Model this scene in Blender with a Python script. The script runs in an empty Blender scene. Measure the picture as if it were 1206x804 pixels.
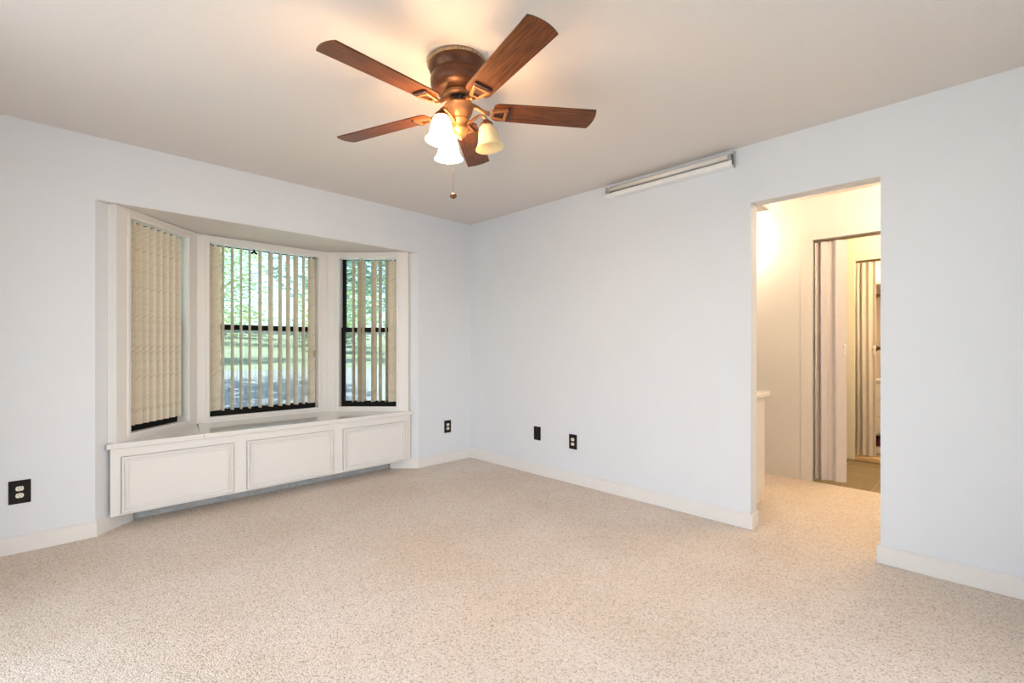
import bpy, bmesh, math, random
from mathutils import Vector, Matrix
random.seed(7)
SC = bpy.context.scene
COL = SC.collection
R = math.radians

# ------------------------------------------------------------------ camera
cd = bpy.data.cameras.new('camera')
cam = bpy.data.objects.new('camera', cd); COL.objects.link(cam)
cd.sensor_width = 36.0; cd.lens = 36.0 * 555.6 / 1206; cd.shift_y = 7 / 1206
cd.clip_start = 0.02; cd.clip_end = 400
cam.location = (0, 0, 1.153)
cam.rotation_euler = (R(90), 0, math.atan2(.7103, .7039) - R(90))
SC.camera = cam
SC.view_settings.view_transform = 'Standard'
SC.view_settings.look = 'None'
SC.view_settings.gamma = 1.0
SC.view_settings.use_curve_mapping = False
SC.view_settings.exposure = 0.0

# ------------------------------------------------------------------ world, sun, added fill lights
W = bpy.data.worlds.new('world'); SC.world = W; W.use_nodes = True
nt = W.node_tree; nt.nodes.clear()
wo = nt.nodes.new('ShaderNodeOutputWorld'); bg = nt.nodes.new('ShaderNodeBackground')
sky = nt.nodes.new('ShaderNodeTexSky'); sky.sky_type = 'NISHITA'; sky.sun_disc = False
sky.sun_elevation = R(52); sky.sun_rotation = R(200); sky.air_density = 1.0; sky.dust_density = 2.5
bg.inputs['Strength'].default_value = 0.50
nt.links.new(sky.outputs[0], bg.inputs[0]); nt.links.new(bg.outputs[0], wo.inputs[0])

sl = bpy.data.lights.new('sun', 'SUN'); sl.energy = 17; sl.angle = R(0.6); sl.color = (1, .95, .86)
sun = bpy.data.objects.new('sun', sl); COL.objects.link(sun)
sd = Vector((0.62, 0.36, -1.0)).normalized()          # travels from behind the house to the lawn
sun.rotation_euler = sd.to_track_quat('-Z', 'Y').to_euler(); sun.location = (-6, -6, 12)

def area(name, loc, direction, sx, sy, energy, color):
    l = bpy.data.lights.new(name, 'AREA'); l.shape = 'RECTANGLE'; l.size = sx; l.size_y = sy
    l.energy = energy; l.color = color
    o = bpy.data.objects.new(name, l); COL.objects.link(o); o.location = loc
    o.rotation_euler = Vector(direction).to_track_quat('-Z', 'Y').to_euler()
    return o
# added fill lights, set outside two invented windows behind the camera
area('fill_rear', (-0.82, 1.55, 1.15), (1, 0, 0), 2.1, 2.2, 45, (.84, .935, 1.0))
area('fill_near', (1.30, -0.77, 1.15), (0, 1, 0), 1.7, 2.1, 20, (.84, .935, 1.0))

# ------------------------------------------------------------------ materials
def mat(name, col, rough=.6, metal=0.0, noise=None, bump=None, spec=.5, emit=None, coords='Object'):
    """noise=(scale, other colour, lo, hi)   bump=(scale, strength, distance)"""
    m = bpy.data.materials.new(name); m.use_nodes = True
    n = m.node_tree.nodes; L = m.node_tree.links
    b = n['Principled BSDF']
    b.inputs['Base Color'].default_value = (*col, 1); b.inputs['Roughness'].default_value = rough
    b.inputs['Metallic'].default_value = metal; b.inputs['Specular IOR Level'].default_value = spec
    tc = n.new('ShaderNodeTexCoord')
    if noise:
        t = n.new('ShaderNodeTexNoise'); t.inputs['Scale'].default_value = noise[0]; t.inputs['Detail'].default_value = 4
        L.new(tc.outputs[coords], t.inputs['Vector'])
        r = n.new('ShaderNodeValToRGB'); r.color_ramp.elements[0].position = noise[2]; r.color_ramp.elements[1].position = noise[3]
        r.color_ramp.elements[0].color = (*noise[1], 1); r.color_ramp.elements[1].color = (*col, 1)
        L.new(t.outputs['Fac'], r.inputs['Fac']); L.new(r.outputs['Color'], b.inputs['Base Color'])
    if bump:
        t = n.new('ShaderNodeTexNoise'); t.inputs['Scale'].default_value = bump[0]; t.inputs['Detail'].default_value = 3
        L.new(tc.outputs[coords], t.inputs['Vector'])
        bp = n.new('ShaderNodeBump'); bp.inputs['Strength'].default_value = bump[1]; bp.inputs['Distance'].default_value = bump[2]
        L.new(t.outputs['Fac'], bp.inputs['Height']); L.new(bp.outputs['Normal'], b.inputs['Normal'])
    if emit:
        b.inputs['Emission Color'].default_value = (*emit[0], 1); b.inputs['Emission Strength'].default_value = emit[1]
    return m

M = {}
M['wall'] = mat('wall_paint', (.755, .775, .81), .75, bump=(90, .12, .004), noise=(3, (.745, .765, .797), .35, .65))
M['hall'] = mat('hall_paint', (.80, .79, .77), .75, bump=(90, .1, .004))
M['ceil'] = mat('ceiling_paint', (.755, .70, .65), .9, bump=(140, .25, .004), noise=(60, (.74, .69, .645), .35, .65))
M['trim'] = mat('trim_paint', (.81, .785, .75), .38, noise=(9, (.80, .77, .735), .3, .7))
M['seat'] = mat('seat_paint', (.80, .78, .75), .11, noise=(14, (.79, .765, .735), .3, .7))
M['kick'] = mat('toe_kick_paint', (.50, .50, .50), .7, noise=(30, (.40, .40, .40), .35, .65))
M['black'] = mat('black_sash', (.006, .0055, .005), .55, spec=.15, noise=(20, (.009, .008, .007), .4, .6))
M['plate'] = mat('brown_plate', (.012, .007, .0055), .5, spec=.2, noise=(50, (.017, .010, .007), .4, .6))
M['recept'] = mat('almond_plastic', (.84, .80, .70), .4, noise=(40, (.81, .77, .66), .4, .6))
M['screw'] = mat('screw_metal', (.35, .27, .18), .35, .8, noise=(300, (.25, .18, .12), .4, .6))
M['bronze'] = mat('bronze_housing', (.135, .050, .020), .36, .4, noise=(18, (.085, .032, .014), .3, .7))
M['copper'] = mat('copper_bronze', (.40, .185, .075), .38, .5, noise=(25, (.28, .12, .045), .3, .7))
M['plateceil'] = mat('aged_mount_plate', (.48, .33, .19), .55, .3, noise=(90, (.25, .15, .08), .35, .62))
M['collar'] = mat('dark_collar', (.035, .03, .03), .35, .5, noise=(30, (.06, .055, .055), .4, .6))
M['darkiron'] = mat('dark_insert', (.045, .010, .007), .5, noise=(30, (.03, .008, .006), .4, .6))
M['chrome'] = mat('chrome_strip', (.62, .61, .59), .25, .9, noise=(60, (.5, .5, .48), .4, .6))
M['tube'] = mat('fluorescent_tube', (.86, .80, .73), .25, noise=(10, (.84, .78, .70), .3, .7))
M['lampwhite'] = mat('lamp_enamel', (.88, .875, .86), .3, noise=(10, (.86, .855, .84), .3, .7))
M['litglass'] = mat('lit_frosted_glass', (.95, .9, .8), .4, noise=(20, (.93, .88, .78), .3, .7), emit=((1.0, .60, .29), 60.0))
for nm, st in (('vanityglobe', 170.0), ('hallglobe', 330.0), ('bathglobe', 260.0), ('closetglobe', 330.0)):
    M[nm] = mat('lit_' + nm, (.95, .9, .8), .4, noise=(20, (.93, .88, .78), .3, .7), emit=((1.0, .74, .49) if nm != 'bathglobe' else (1.0, .72, .34), st))
M['bark'] = mat('tree_bark', (.24, .21, .18), .9, noise=(6, (.16, .14, .12), .35, .65), bump=(14, .5, .03))
M['tile'] = None
M['fold'] = mat('folding_door_vinyl', (.76, .71, .70), .45, noise=(35, (.74, .69, .68), .35, .65))
M['closet'] = mat('closet_paint', (.82, .72, .66), .7, noise=(5, (.80, .70, .64), .3, .7))
M['rod'] = mat('closet_rod_wood', (.09, .035, .014), .4, noise=(30, (.06, .022, .01), .35, .65))
M['maroon'] = mat('maroon_card', (.08, .006, .014), .5, noise=(20, (.06, .005, .01), .35, .65))
M['oak'] = mat('threshold_oak', (.62, .44, .25), .5, noise=(20, (.52, .35, .19), .35, .65))
M['cord'] = mat('tan_cord', (.55, .36, .15), .6, noise=(40, (.48, .31, .12), .35, .65))
M['siding'] = mat('outside_wall', (.55, .47, .40), .8, noise=(6, (.48, .40, .34), .35, .65))
M['roof'] = mat('roof_covering', (.18, .17, .16), .9, noise=(12, (.13, .12, .12), .35, .65))

# carpet: berber loops, cream with tan and grey flecks
def carpet():
    m = bpy.data.materials.new('carpet_pile'); m.use_nodes = True
    n = m.node_tree.nodes; L = m.node_tree.links; b = n['Principled BSDF']
    b.inputs['Roughness'].default_value = .95; b.inputs['Specular IOR Level'].default_value = .1
    tc = n.new('ShaderNodeTexCoord')
    v = n.new('ShaderNodeTexVoronoi'); v.inputs['Scale'].default_value = 175
    L.new(tc.outputs['Object'], v.inputs['Vector'])
    sep = n.new('ShaderNodeSeparateColor'); L.new(v.outputs['Color'], sep.inputs[0])
    r = n.new('ShaderNodeValToRGB'); e = r.color_ramp.elements
    e[0].position = 0; e[0].color = (.52, .43, .365, 1)
    e[1].position = 1; e[1].color = (.89, .81, .735, 1)
    for p, c in ((.10, (.62, .53, .45, 1)), (.22, (.75, .65, .57, 1)), (.65, (.81, .72, .64, 1))):
        x = e.new(p); x.color = c
    L.new(sep.outputs[0], r.inputs['Fac'])
    # broad wear / soiling
    t = n.new('ShaderNodeTexNoise'); t.inputs['Scale'].default_value = 1.6; t.inputs['Detail'].default_value = 5
    L.new(tc.outputs['Object'], t.inputs['Vector'])
    r2 = n.new('ShaderNodeValToRGB'); r2.color_ramp.elements[0].position = .35; r2.color_ramp.elements[1].position = .65
    r2.color_ramp.elements[0].color = (.93, .90, .86, 1); r2.color_ramp.elements[1].color = (1, 1, 1, 1)
    L.new(t.outputs['Fac'], r2.inputs['Fac'])
    mx = n.new('ShaderNodeMix'); mx.data_type = 'RGBA'; mx.blend_type = 'MULTIPLY'; mx.inputs[0].default_value = 1
    L.new(r.outputs['Color'], mx.inputs[6]); L.new(r2.outputs['Color'], mx.inputs[7])
    L.new(mx.outputs[2], b.inputs['Base Color'])
    bp = n.new('ShaderNodeBump'); bp.inputs['Strength'].default_value = .7; bp.inputs['Distance'].default_value = .006; bp.invert = True
    L.new(v.outputs['Distance'], bp.inputs['Height']); L.new(bp.outputs['Normal'], b.inputs['Normal'])
    return m
M['carpet'] = carpet()

def tile():
    m = bpy.data.materials.new('slate_tile'); m.use_nodes = True
    n = m.node_tree.nodes; L = m.node_tree.links; b = n['Principled BSDF']; b.inputs['Roughness'].default_value = .45
    tc = n.new('ShaderNodeTexCoord'); br = n.new('ShaderNodeTexBrick')
    br.offset = 0; br.inputs['Scale'].default_value = 1; br.inputs['Brick Width'].default_value = .33
    br.inputs['Row Height'].default_value = .33; br.inputs['Mortar Size'].default_value = .006
    br.inputs['Color1'].default_value = (.25, .19, .105, 1); br.inputs['Color2'].default_value = (.21, .16, .09, 1)
    br.inputs['Mortar'].default_value = (.33, .26, .16, 1)
    L.new(tc.outputs['Object'], br.inputs['Vector'])
    t = n.new('ShaderNodeTexNoise'); t.inputs['Scale'].default_value = 40; L.new(tc.outputs['Object'], t.inputs['Vector'])
    mx = n.new('ShaderNodeMix'); mx.data_type = 'RGBA'; mx.blend_type = 'OVERLAY'; mx.inputs[0].default_value = .6
    L.new(br.outputs['Color'], mx.inputs[6]); L.new(t.outputs['Fac'], mx.inputs[7]); L.new(mx.outputs[2], b.inputs['Base Color'])
    return m
M['tile'] = tile()

def wood():
    m = bpy.data.materials.new('blade_walnut'); m.use_nodes = True
    n = m.node_tree.nodes; L = m.node_tree.links; b = n['Principled BSDF']; b.inputs['Roughness'].default_value = .42; b.inputs['Specular IOR Level'].default_value = .3
    tc = n.new('ShaderNodeTexCoord'); mp = n.new('ShaderNodeMapping'); mp.inputs['Scale'].default_value = (5, 70, 30)
    L.new(tc.outputs['Object'], mp.inputs['Vector'])
    t = n.new('ShaderNodeTexNoise'); t.inputs['Scale'].default_value = 1.6; t.inputs['Detail'].default_value = 6; t.inputs['Distortion'].default_value = .5
    L.new(mp.outputs[0], t.inputs['Vector'])
    r = n.new('ShaderNodeValToRGB'); r.color_ramp.elements[0].position = .3; r.color_ramp.elements[1].position = .72
    r.color_ramp.elements[0].color = (.062, .016, .0045, 1); r.color_ramp.elements[1].color = (.20, .064, .015, 1)
    L.new(t.outputs['Fac'], r.inputs['Fac']); L.new(r.outputs[0], b.inputs['Base Color'])
    return m
M['wood'] = wood()

def vane():
    m = bpy.data.materials.new('vane_fabric'); m.use_nodes = True
    n = m.node_tree.nodes; L = m.node_tree.links; b = n['Principled BSDF']; b.inputs['Roughness'].default_value = .8
    tc = n.new('ShaderNodeTexCoord'); m0 = n.new('ShaderNodeMapping'); m0.inputs['Rotation'].default_value = (0, R(38), 0)
    mp = n.new('ShaderNodeMapping'); mp.inputs['Scale'].default_value = (9, 9, 75)
    L.new(tc.outputs['Object'], m0.inputs['Vector']); L.new(m0.outputs[0], mp.inputs['Vector'])
    t = n.new('ShaderNodeTexNoise'); t.inputs['Scale'].default_value = 1; t.inputs['Detail'].default_value = 3; L.new(mp.outputs[0], t.inputs['Vector'])
    r = n.new('ShaderNodeValToRGB'); r.color_ramp.elements[0].position = .34; r.color_ramp.elements[1].position = .5
    r.color_ramp.elements[0].color = (.76, .68, .54, 1); r.color_ramp.elements[1].color = (.89, .815, .67, 1)
    L.new(t.outputs['Fac'], r.inputs['Fac']); L.new(r.outputs[0], b.inputs['Base Color'])
    tr = n.new('ShaderNodeBsdfTranslucent'); L.new(r.outputs[0], tr.inputs['Color'])
    ms = n.new('ShaderNodeMixShader'); ms.inputs[0].default_value = .27
    L.new(b.outputs[0], ms.inputs[1]); L.new(tr.outputs[0], ms.inputs[2]); L.new(ms.outputs[0], n['Material Output'].inputs['Surface'])
    return m
M['vane'] = vane()

def dimglass():
    m = bpy.data.materials.new('unlit_frosted_glass'); m.use_nodes = True
    n = m.node_tree.nodes; L = m.node_tree.links; b = n['Principled BSDF']
    b.inputs['Base Color'].default_value = (.86, .78, .50, 1); b.inputs['Roughness'].default_value = .3
    tc = n.new('ShaderNodeTexCoord'); t = n.new('ShaderNodeTexNoise'); t.inputs['Scale'].default_value = 14
    L.new(tc.outputs['Object'], t.inputs['Vector'])
    r = n.new('ShaderNodeValToRGB'); r.color_ramp.elements[0].color = (.94, .82, .58, 1); r.color_ramp.elements[1].color = (.93, .90, .66, 1)
    L.new(t.outputs['Fac'], r.inputs['Fac']); L.new(r.outputs[0], b.inputs['Base Color'])
    tr = n.new('ShaderNodeBsdfTranslucent'); L.new(r.outputs[0], tr.inputs['Color'])
    ms = n.new('ShaderNodeMixShader'); ms.inputs[0].default_value = .5
    L.new(b.outputs[0], ms.inputs[1]); L.new(tr.outputs[0], ms.inputs[2]); L.new(ms.outputs[0], n['Material Output'].inputs['Surface'])
    return m
M['dimglass'] = dimglass()

def glass():
    m = bpy.data.materials.new('window_glass'); m.use_nodes = True
    n = m.node_tree.nodes; L = m.node_tree.links
    n.remove(n['Principled BSDF'])
    t = n.new('ShaderNodeBsdfTransparent'); t.inputs[0].default_value = (.86, .96, 1.0, 1)
    g = n.new('ShaderNodeBsdfGlossy'); g.inputs['Roughness'].default_value = .02
    f = n.new('ShaderNodeFresnel'); f.inputs['IOR'].default_value = 1.45
    ms = n.new('ShaderNodeMixShader'); L.new(f.outputs[0], ms.inputs[0]); L.new(t.outputs[0], ms.inputs[1]); L.new(g.outputs[0], ms.inputs[2])
    L.new(ms.outputs[0], n['Material Output'].inputs['Surface'])
    return m
M['glass'] = glass()

def screen():
    m = bpy.data.materials.new('insect_mesh'); m.use_nodes = True
    n = m.node_tree.nodes; L = m.node_tree.links; b = n['Principled BSDF']
    b.inputs['Base Color'].default_value = (.30, .33, .34, 1); b.inputs['Roughness'].default_value = .6
    tc = n.new('ShaderNodeTexCoord'); w1 = n.new('ShaderNodeTexBrick'); w1.offset = 0
    w1.inputs['Scale'].default_value = 1; w1.inputs['Brick Width'].default_value = .0082; w1.inputs['Row Height'].default_value = .0082
    w1.inputs['Mortar Size'].default_value = .0016; w1.inputs['Mortar Smooth'].default_value = 0
    mp = n.new('ShaderNodeMapping'); mp.inputs['Rotation'].default_value = (R(90), 0, 0)
    L.new(tc.outputs['Object'], mp.inputs['Vector']); L.new(mp.outputs[0], w1.inputs['Vector'])
    t = n.new('ShaderNodeBsdfTransparent')
    ms = n.new('ShaderNodeMixShader'); L.new(w1.outputs['Fac'], ms.inputs[0]); L.new(t.outputs[0], ms.inputs[1]); L.new(b.outputs[0], ms.inputs[2])
    L.new(ms.outputs[0], n['Material Output'].inputs['Surface'])
    return m
M['screen'] = screen()

def leafmat(name, c1, c2):
    m = bpy.data.materials.new(name); m.use_nodes = True
    n = m.node_tree.nodes; L = m.node_tree.links; b = n['Principled BSDF']; b.inputs['Roughness'].default_value = .5
    tc = n.new('ShaderNodeTexCoord'); t = n.new('ShaderNodeTexNoise'); t.inputs['Scale'].default_value = 1.3; t.inputs['Detail'].default_value = 5
    L.new(tc.outputs['Object'], t.inputs['Vector'])
    r = n.new('ShaderNodeValToRGB'); r.color_ramp.elements[0].position = .35; r.color_ramp.elements[1].position = .65
    r.color_ramp.elements[0].color = (*c1, 1); r.color_ramp.elements[1].color = (*c2, 1)
    L.new(t.outputs['Fac'], r.inputs['Fac']); L.new(r.outputs[0], b.inputs['Base Color'])
    tr = n.new('ShaderNodeBsdfTranslucent'); L.new(r.outputs[0], tr.inputs['Color'])
    ms = n.new('ShaderNodeMixShader'); ms.inputs[0].default_value = .4
    L.new(b.outputs[0], ms.inputs[1]); L.new(tr.outputs[0], ms.inputs[2]); L.new(ms.outputs[0], n['Material Output'].inputs['Surface'])
    return m
M['leaf'] = leafmat('leaves_mid_green', (.24, .36, .22), (.38, .48, .31))
M['leaf2'] = leafmat('leaves_pale_green', (.30, .40, .20), (.48, .54, .30))
M['leaf3'] = leafmat('leaves_grey_green', (.20, .31, .25), (.32, .42, .33))
M['pave'] = mat('grey_pavement', (.50, .50, .48), .9, noise=(2.5, (.40, .40, .38), .35, .65), bump=(60, .4, .01))
M['lawn'] = mat('lawn_grass', (.52, .56, .36), .9, noise=(.9, (.42, .48, .30), .35, .65), bump=(30, .6, .05))

# ------------------------------------------------------------------ mesh helpers
def add_box(bm, x0, x1, y0, y1, z0, z1, bev=0.0, xf=None):
    b2 = bmesh.new()
    vs = [b2.verts.new((x, y, z)) for z in (z0, z1) for y in (y0, y1) for x in (x0, x1)]
    for f in ((0, 2, 3, 1), (4, 5, 7, 6), (0, 1, 5, 4), (2, 6, 7, 3), (0, 4, 6, 2), (1, 3, 7, 5)):
        b2.faces.new([vs[i] for i in f])
    if bev: bmesh.ops.bevel(b2, geom=b2.edges[:], offset=bev, segments=2, affect='EDGES', profile=.5)
    merge(bm, b2, xf)

def merge(bm, b2, xf=None):
    if xf is not None: bmesh.ops.transform(b2, matrix=xf, verts=b2.verts)
    mp = {v: bm.verts.new(v.co) for v in b2.verts}
    for f in b2.faces:
        try:
            nf = bm.faces.new([mp[v] for v in f.verts]); nf.smooth = f.smooth
        except ValueError: pass
    b2.free()

def add_prism(bm, pts, z0, z1, bev=0.0, xf=None):
    a = sum(pts[i][0] * pts[(i + 1) % len(pts)][1] - pts[(i + 1) % len(pts)][0] * pts[i][1] for i in range(len(pts)))
    if a < 0: pts = pts[::-1]
    b2 = bmesh.new()
    lo = [b2.verts.new((x, y, z0)) for x, y in pts]; hi = [b2.verts.new((x, y, z1)) for x, y in pts]
    n = len(pts)
    b2.faces.new(lo[::-1]); b2.faces.new(hi)
    for i in range(n): b2.faces.new((lo[i], lo[(i + 1) % n], hi[(i + 1) % n], hi[i]))
    if bev: bmesh.ops.bevel(b2, geom=b2.edges[:], offset=bev, segments=2, affect='EDGES', profile=.5)
    merge(bm, b2, xf)

def add_lathe(bm, prof, seg=40, xf=None, close=True):
    b2 = bmesh.new(); rings = []
    for r, z in prof:
        rings.append([b2.verts.new((r * math.cos(2 * math.pi * i / seg), r * math.sin(2 * math.pi * i / seg), z)) for i in range(seg)])
    for a, b in zip(rings, rings[1:]):
        for i in range(seg):
            f = b2.faces.new((a[i], b[i], b[(i + 1) % seg], a[(i + 1) % seg])); f.smooth = True
    if close:
        b2.faces.new(rings[0]); b2.faces.new(rings[-1][::-1])
    bmesh.ops.recalc_face_normals(b2, faces=b2.faces)
    merge(bm, b2, xf)

def add_tube(bm, pts, rad, seg=10, xf=None):
    pts = [Vector(p) for p in pts]
    rads = rad if isinstance(rad, (list, tuple)) else [rad] * len(pts)
    b2 = bmesh.new(); rings = []
    up = Vector((0, 0, 1))
    for i, p in enumerate(pts):
        d = (pts[min(i + 1, len(pts) - 1)] - pts[max(i - 1, 0)]).normalized()
        s = d.cross(up)
        if s.length < 1e-4: s = d.cross(Vector((1, 0, 0)))
        s.normalize(); t = d.cross(s).normalized()
        rings.append([b2.verts.new(p + rads[i] * (s * math.cos(2 * math.pi * k / seg) + t * math.sin(2 * math.pi * k / seg))) for k in range(seg)])
    for a, b in zip(rings, rings[1:]):
        for k in range(seg):
            f = b2.faces.new((a[k], b[k], b[(k + 1) % seg], a[(k + 1) % seg])); f.smooth = True
    b2.faces.new(rings[0]); b2.faces.new(rings[-1][::-1])
    bmesh.ops.recalc_face_normals(b2, faces=b2.faces)
    merge(bm, b2, xf)

def obj(name, bm, m, parent=None, loc=None, rot=None):
    me = bpy.data.meshes.new(name); bm.to_mesh(me); bm.free()
    me.materials.append(m)
    o = bpy.data.objects.new(name, me); COL.objects.link(o)
    if parent: o.parent = parent
    if loc: o.location = loc
    if rot: o.rotation_euler = rot
    return o
def BM(): return bmesh.new()
def tag(o, label, cat, group=None, kind=None):
    o['label'] = label; o['category'] = cat
    if group: o['group'] = group
    if kind: o['kind'] = kind
    return o
def thing(name, label, cat, loc=(0, 0, 0), rot=(0, 0, 0), group=None):
    o = bpy.data.objects.new(name, None); COL.objects.link(o); o.empty_display_size = .05
    o.location = loc; o.rotation_euler = rot
    return tag(o, label, cat, group)
def struct(name, bm, m, parent=None, label=None, cat=None):
    o = obj(name, bm, m, parent)
    if parent is None:
        o['kind'] = 'structure'
        if label: o['label'] = label; o['category'] = cat
    return o

# ------------------------------------------------------------------ key dimensions
YW, XW, H = 3.836, 3.185, 2.44
RT = 1 / math.sqrt(2)
def LP(s, n): return (.32 + (s - n) * RT, 3.857 + (s + n) * RT)          # bay left side, n points outdoors
def RP(s, n):                                                           # mirror image
    x, y = LP(s, n); return (2.76 - x, y)
SIDE = .768

# ------------------------------------------------------------------ room shell
bm = BM(); add_box(bm, -.9, 4.70, -.9, 4.10, -.12, 0)
struct('floor', bm, M['carpet'], None, 'cream and tan flecked carpet across the bedroom and hall', 'carpet')
bm = BM(); add_box(bm, 4.70, 7.1, -.9, 2.9, -.12, -.004)
struct('floor_bathroom', bm, M['tile'], None, 'brown square tile floor beyond the folding door', 'tile floor')
bm = BM(); add_box(bm, -.9, 7.1, -.9, 4.08, H, H + .12)
struct('ceiling', bm, M['ceil'], None, 'warm cream painted bedroom ceiling above the fan', 'ceiling')
bm = BM(); add_box(bm, -3.4, 7.5, -2.8, 4.6, H + .12, H + .30)  # unseen eaves stretched behind the camera so no sun enters the room
struct('trim_roof_sunblock', bm, M['roof'], None, 'flat dark roof over the house, eaves stretched to block the sun', 'roof')

bm = BM()
add_prism(bm, [(-.9, YW), (.22, YW), LP(.03, .0561), LP(.03, .20), (-.9, 4.10)], -.12, H)
add_prism(bm, [(2.54, YW), (3.40, YW), (3.40, 4.10), RP(.03, .20), RP(.03, .0561)], -.12, H)
add_box(bm, .22, 2.54, YW, YW + .20, 2.058, H)
struct('wall_left', bm, M['wall'], None, 'pale blue-grey wall with the bay window', 'wall')
bm = BM()
DY0, DY1, DZ = .406, 1.061, 2.072
add_box(bm, XW, XW + .11, DY1, YW + .02, -.02, H)
add_box(bm, XW, XW + .11, -.9, DY0, -.02, H)
add_box(bm, XW, XW + .11, DY0, DY1, DZ, H)
struct('wall_right', bm, M['wall'], None, 'pale blue-grey wall with the open doorway', 'wall')

def wall_with_hole(bm, axis, p0, p1, a0, a1, h0, h1, z0, z1):
    def bx(a, b, c, d):
        if axis == 'x': add_box(bm, p0, p1, a, b, c, d)
        else: add_box(bm, a, b, p0, p1, c, d)
    bx(a0, h0, -.02, H); bx(h1, a1, -.02, H); bx(h0, h1, z1, H)
    if z0 > 0: bx(h0, h1, -.02, z0)
bm = BM(); wall_with_hole(bm, 'x', -.76, -.63, -.76, 3.90, .45, 2.65, .06, 2.2)
struct('wall_rear', bm, M['wall'])
bm = BM(); wall_with_hole(bm, 'y', -.70, -.57, -.70, 3.3, 0.45, 2.15, .06, 2.2)
struct('wall_near', bm, M['wall'])
# frames of two invented windows behind the camera, added to house the fill lights
def frame_rect(bm, axis, p0, p1, a0, a1, z0, z1, t, mull=1):
    def bx(a, b, c, d):
        if axis == 'x': add_box(bm, p0, p1, a, b, c, d, .003)
        else: add_box(bm, a, b, p0, p1, c, d, .003)
    bx(a0, a1, z0, z0 + t); bx(a0, a1, z1 - t, z1); bx(a0, a0 + t, z0 + t, z1 - t); bx(a1 - t, a1, z0 + t, z1 - t)
    for k in range(mull):
        c = a0 + (a1 - a0) * (k + 1) / (mull + 1); bx(c - t / 2, c + t / 2, z0 + t, z1 - t)
bm = BM(); frame_rect(bm, 'x', -.72, -.66, .45, 2.65, .06, 2.2, .05)
struct('added_window_rear', bm, M['trim'])
bm = BM(); frame_rect(bm, 'y', -.66, -.60, 0.45, 2.15, .06, 2.2, .05)
struct('added_window_near', bm, M['trim'])

# bay: soffit, roof and the wall under its windows
bm = BM()
add_prism(bm, [(.36, YW + .20), (2.40, YW + .20), RP(SIDE + .1, .26), LP(SIDE + .1, .26)], 2.0565, 2.16)
add_prism(bm, [(.223, YW + .0015), (2.537, YW + .0015), RP(.035, .0555), RP(.10, .0555), (2.40, YW + .21), (.36, YW + .21), LP(.10, .0555), LP(.035, .0555)], 2.0545, 2.0575)
struct('ceiling_bay', bm, M['ceil'], None, 'cream sloping-ended soffit over the bay window', 'soffit')
bm = BM(); add_prism(bm, [(-.1, 4.0), (2.86, 4.0), RP(.2, .42), RP(SIDE + .2, .42), LP(SIDE + .2, .42), LP(.2, .42)], 2.16, 2.26)
struct('trim_bay_roof', bm, M['roof'])
bm = BM()
add_prism(bm, [LP(.032, .07), LP(SIDE, .07), LP(SIDE + .08, .20), LP(.032, .20)], -.4, .551)
add_prism(bm, [RP(.032, .07), RP(SIDE, .07), RP(SIDE + .08, .20), RP(.032, .20)], -.4, .551)
y0 = LP(SIDE, .0)[1]
add_box(bm, LP(SIDE, 0)[0], RP(SIDE, 0)[0], y0 + .07, y0 + .20, -.4, .551)
struct('wall_bay', bm, M['siding'])

# ---------------- baseboards
def baseboard(name, path, t=.014, h=.095, side=1, label=None):
    """strip of thickness t on the room side of a plan polyline"""
    P = [Vector((x, y)) for x, y in path]; off = []
    for i, p in enumerate(P):
        ns = []
        if i > 0: d = (P[i] - P[i - 1]).normalized(); ns.append(Vector((d.y, -d.x)) * side)
        if i < len(P) - 1: d = (P[i + 1] - P[i]).normalized(); ns.append(Vector((d.y, -d.x)) * side)
        n = sum(ns, Vector((0, 0)));
        n = n / n.length; k = t / max(.3, n.dot(ns[0])); off.append(p + n * k)
    bm = BM()
    for i in range(len(P) - 1):
        q = [tuple(P[i]), tuple(P[i + 1]), tuple(off[i + 1]), tuple(off[i])]
        add_prism(bm, q, .001, h - .006)
        mid = [P[i], P[i + 1], P[i + 1] + (off[i + 1] - P[i + 1]) * .6, P[i] + (off[i] - P[i]) * .6]
        add_prism(bm, [tuple(v) for v in mid], h - .006, h)
    return struct(name, bm, M['trim'], None, label, 'baseboard' if label else None)
baseboard('baseboard_left', [(-.63, YW - .001), (.22, YW - .001), (.41, YW + .189)], label='white baseboard below the outlet, left of the window seat')
baseboard('baseboard_corner', [(2.35, YW + .189), (2.54, YW - .001), (XW - .001, YW - .001), (XW - .001, DY1 - .001), (XW + .11, DY1 - .001)],
          label='white baseboard running round the room corner to the doorway')
baseboard('baseboard_right', [(XW + .11, DY0 + .001), (XW - .001, DY0 + .001), (XW - .001, -.57)], label='white baseboard right of the doorway')

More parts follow.
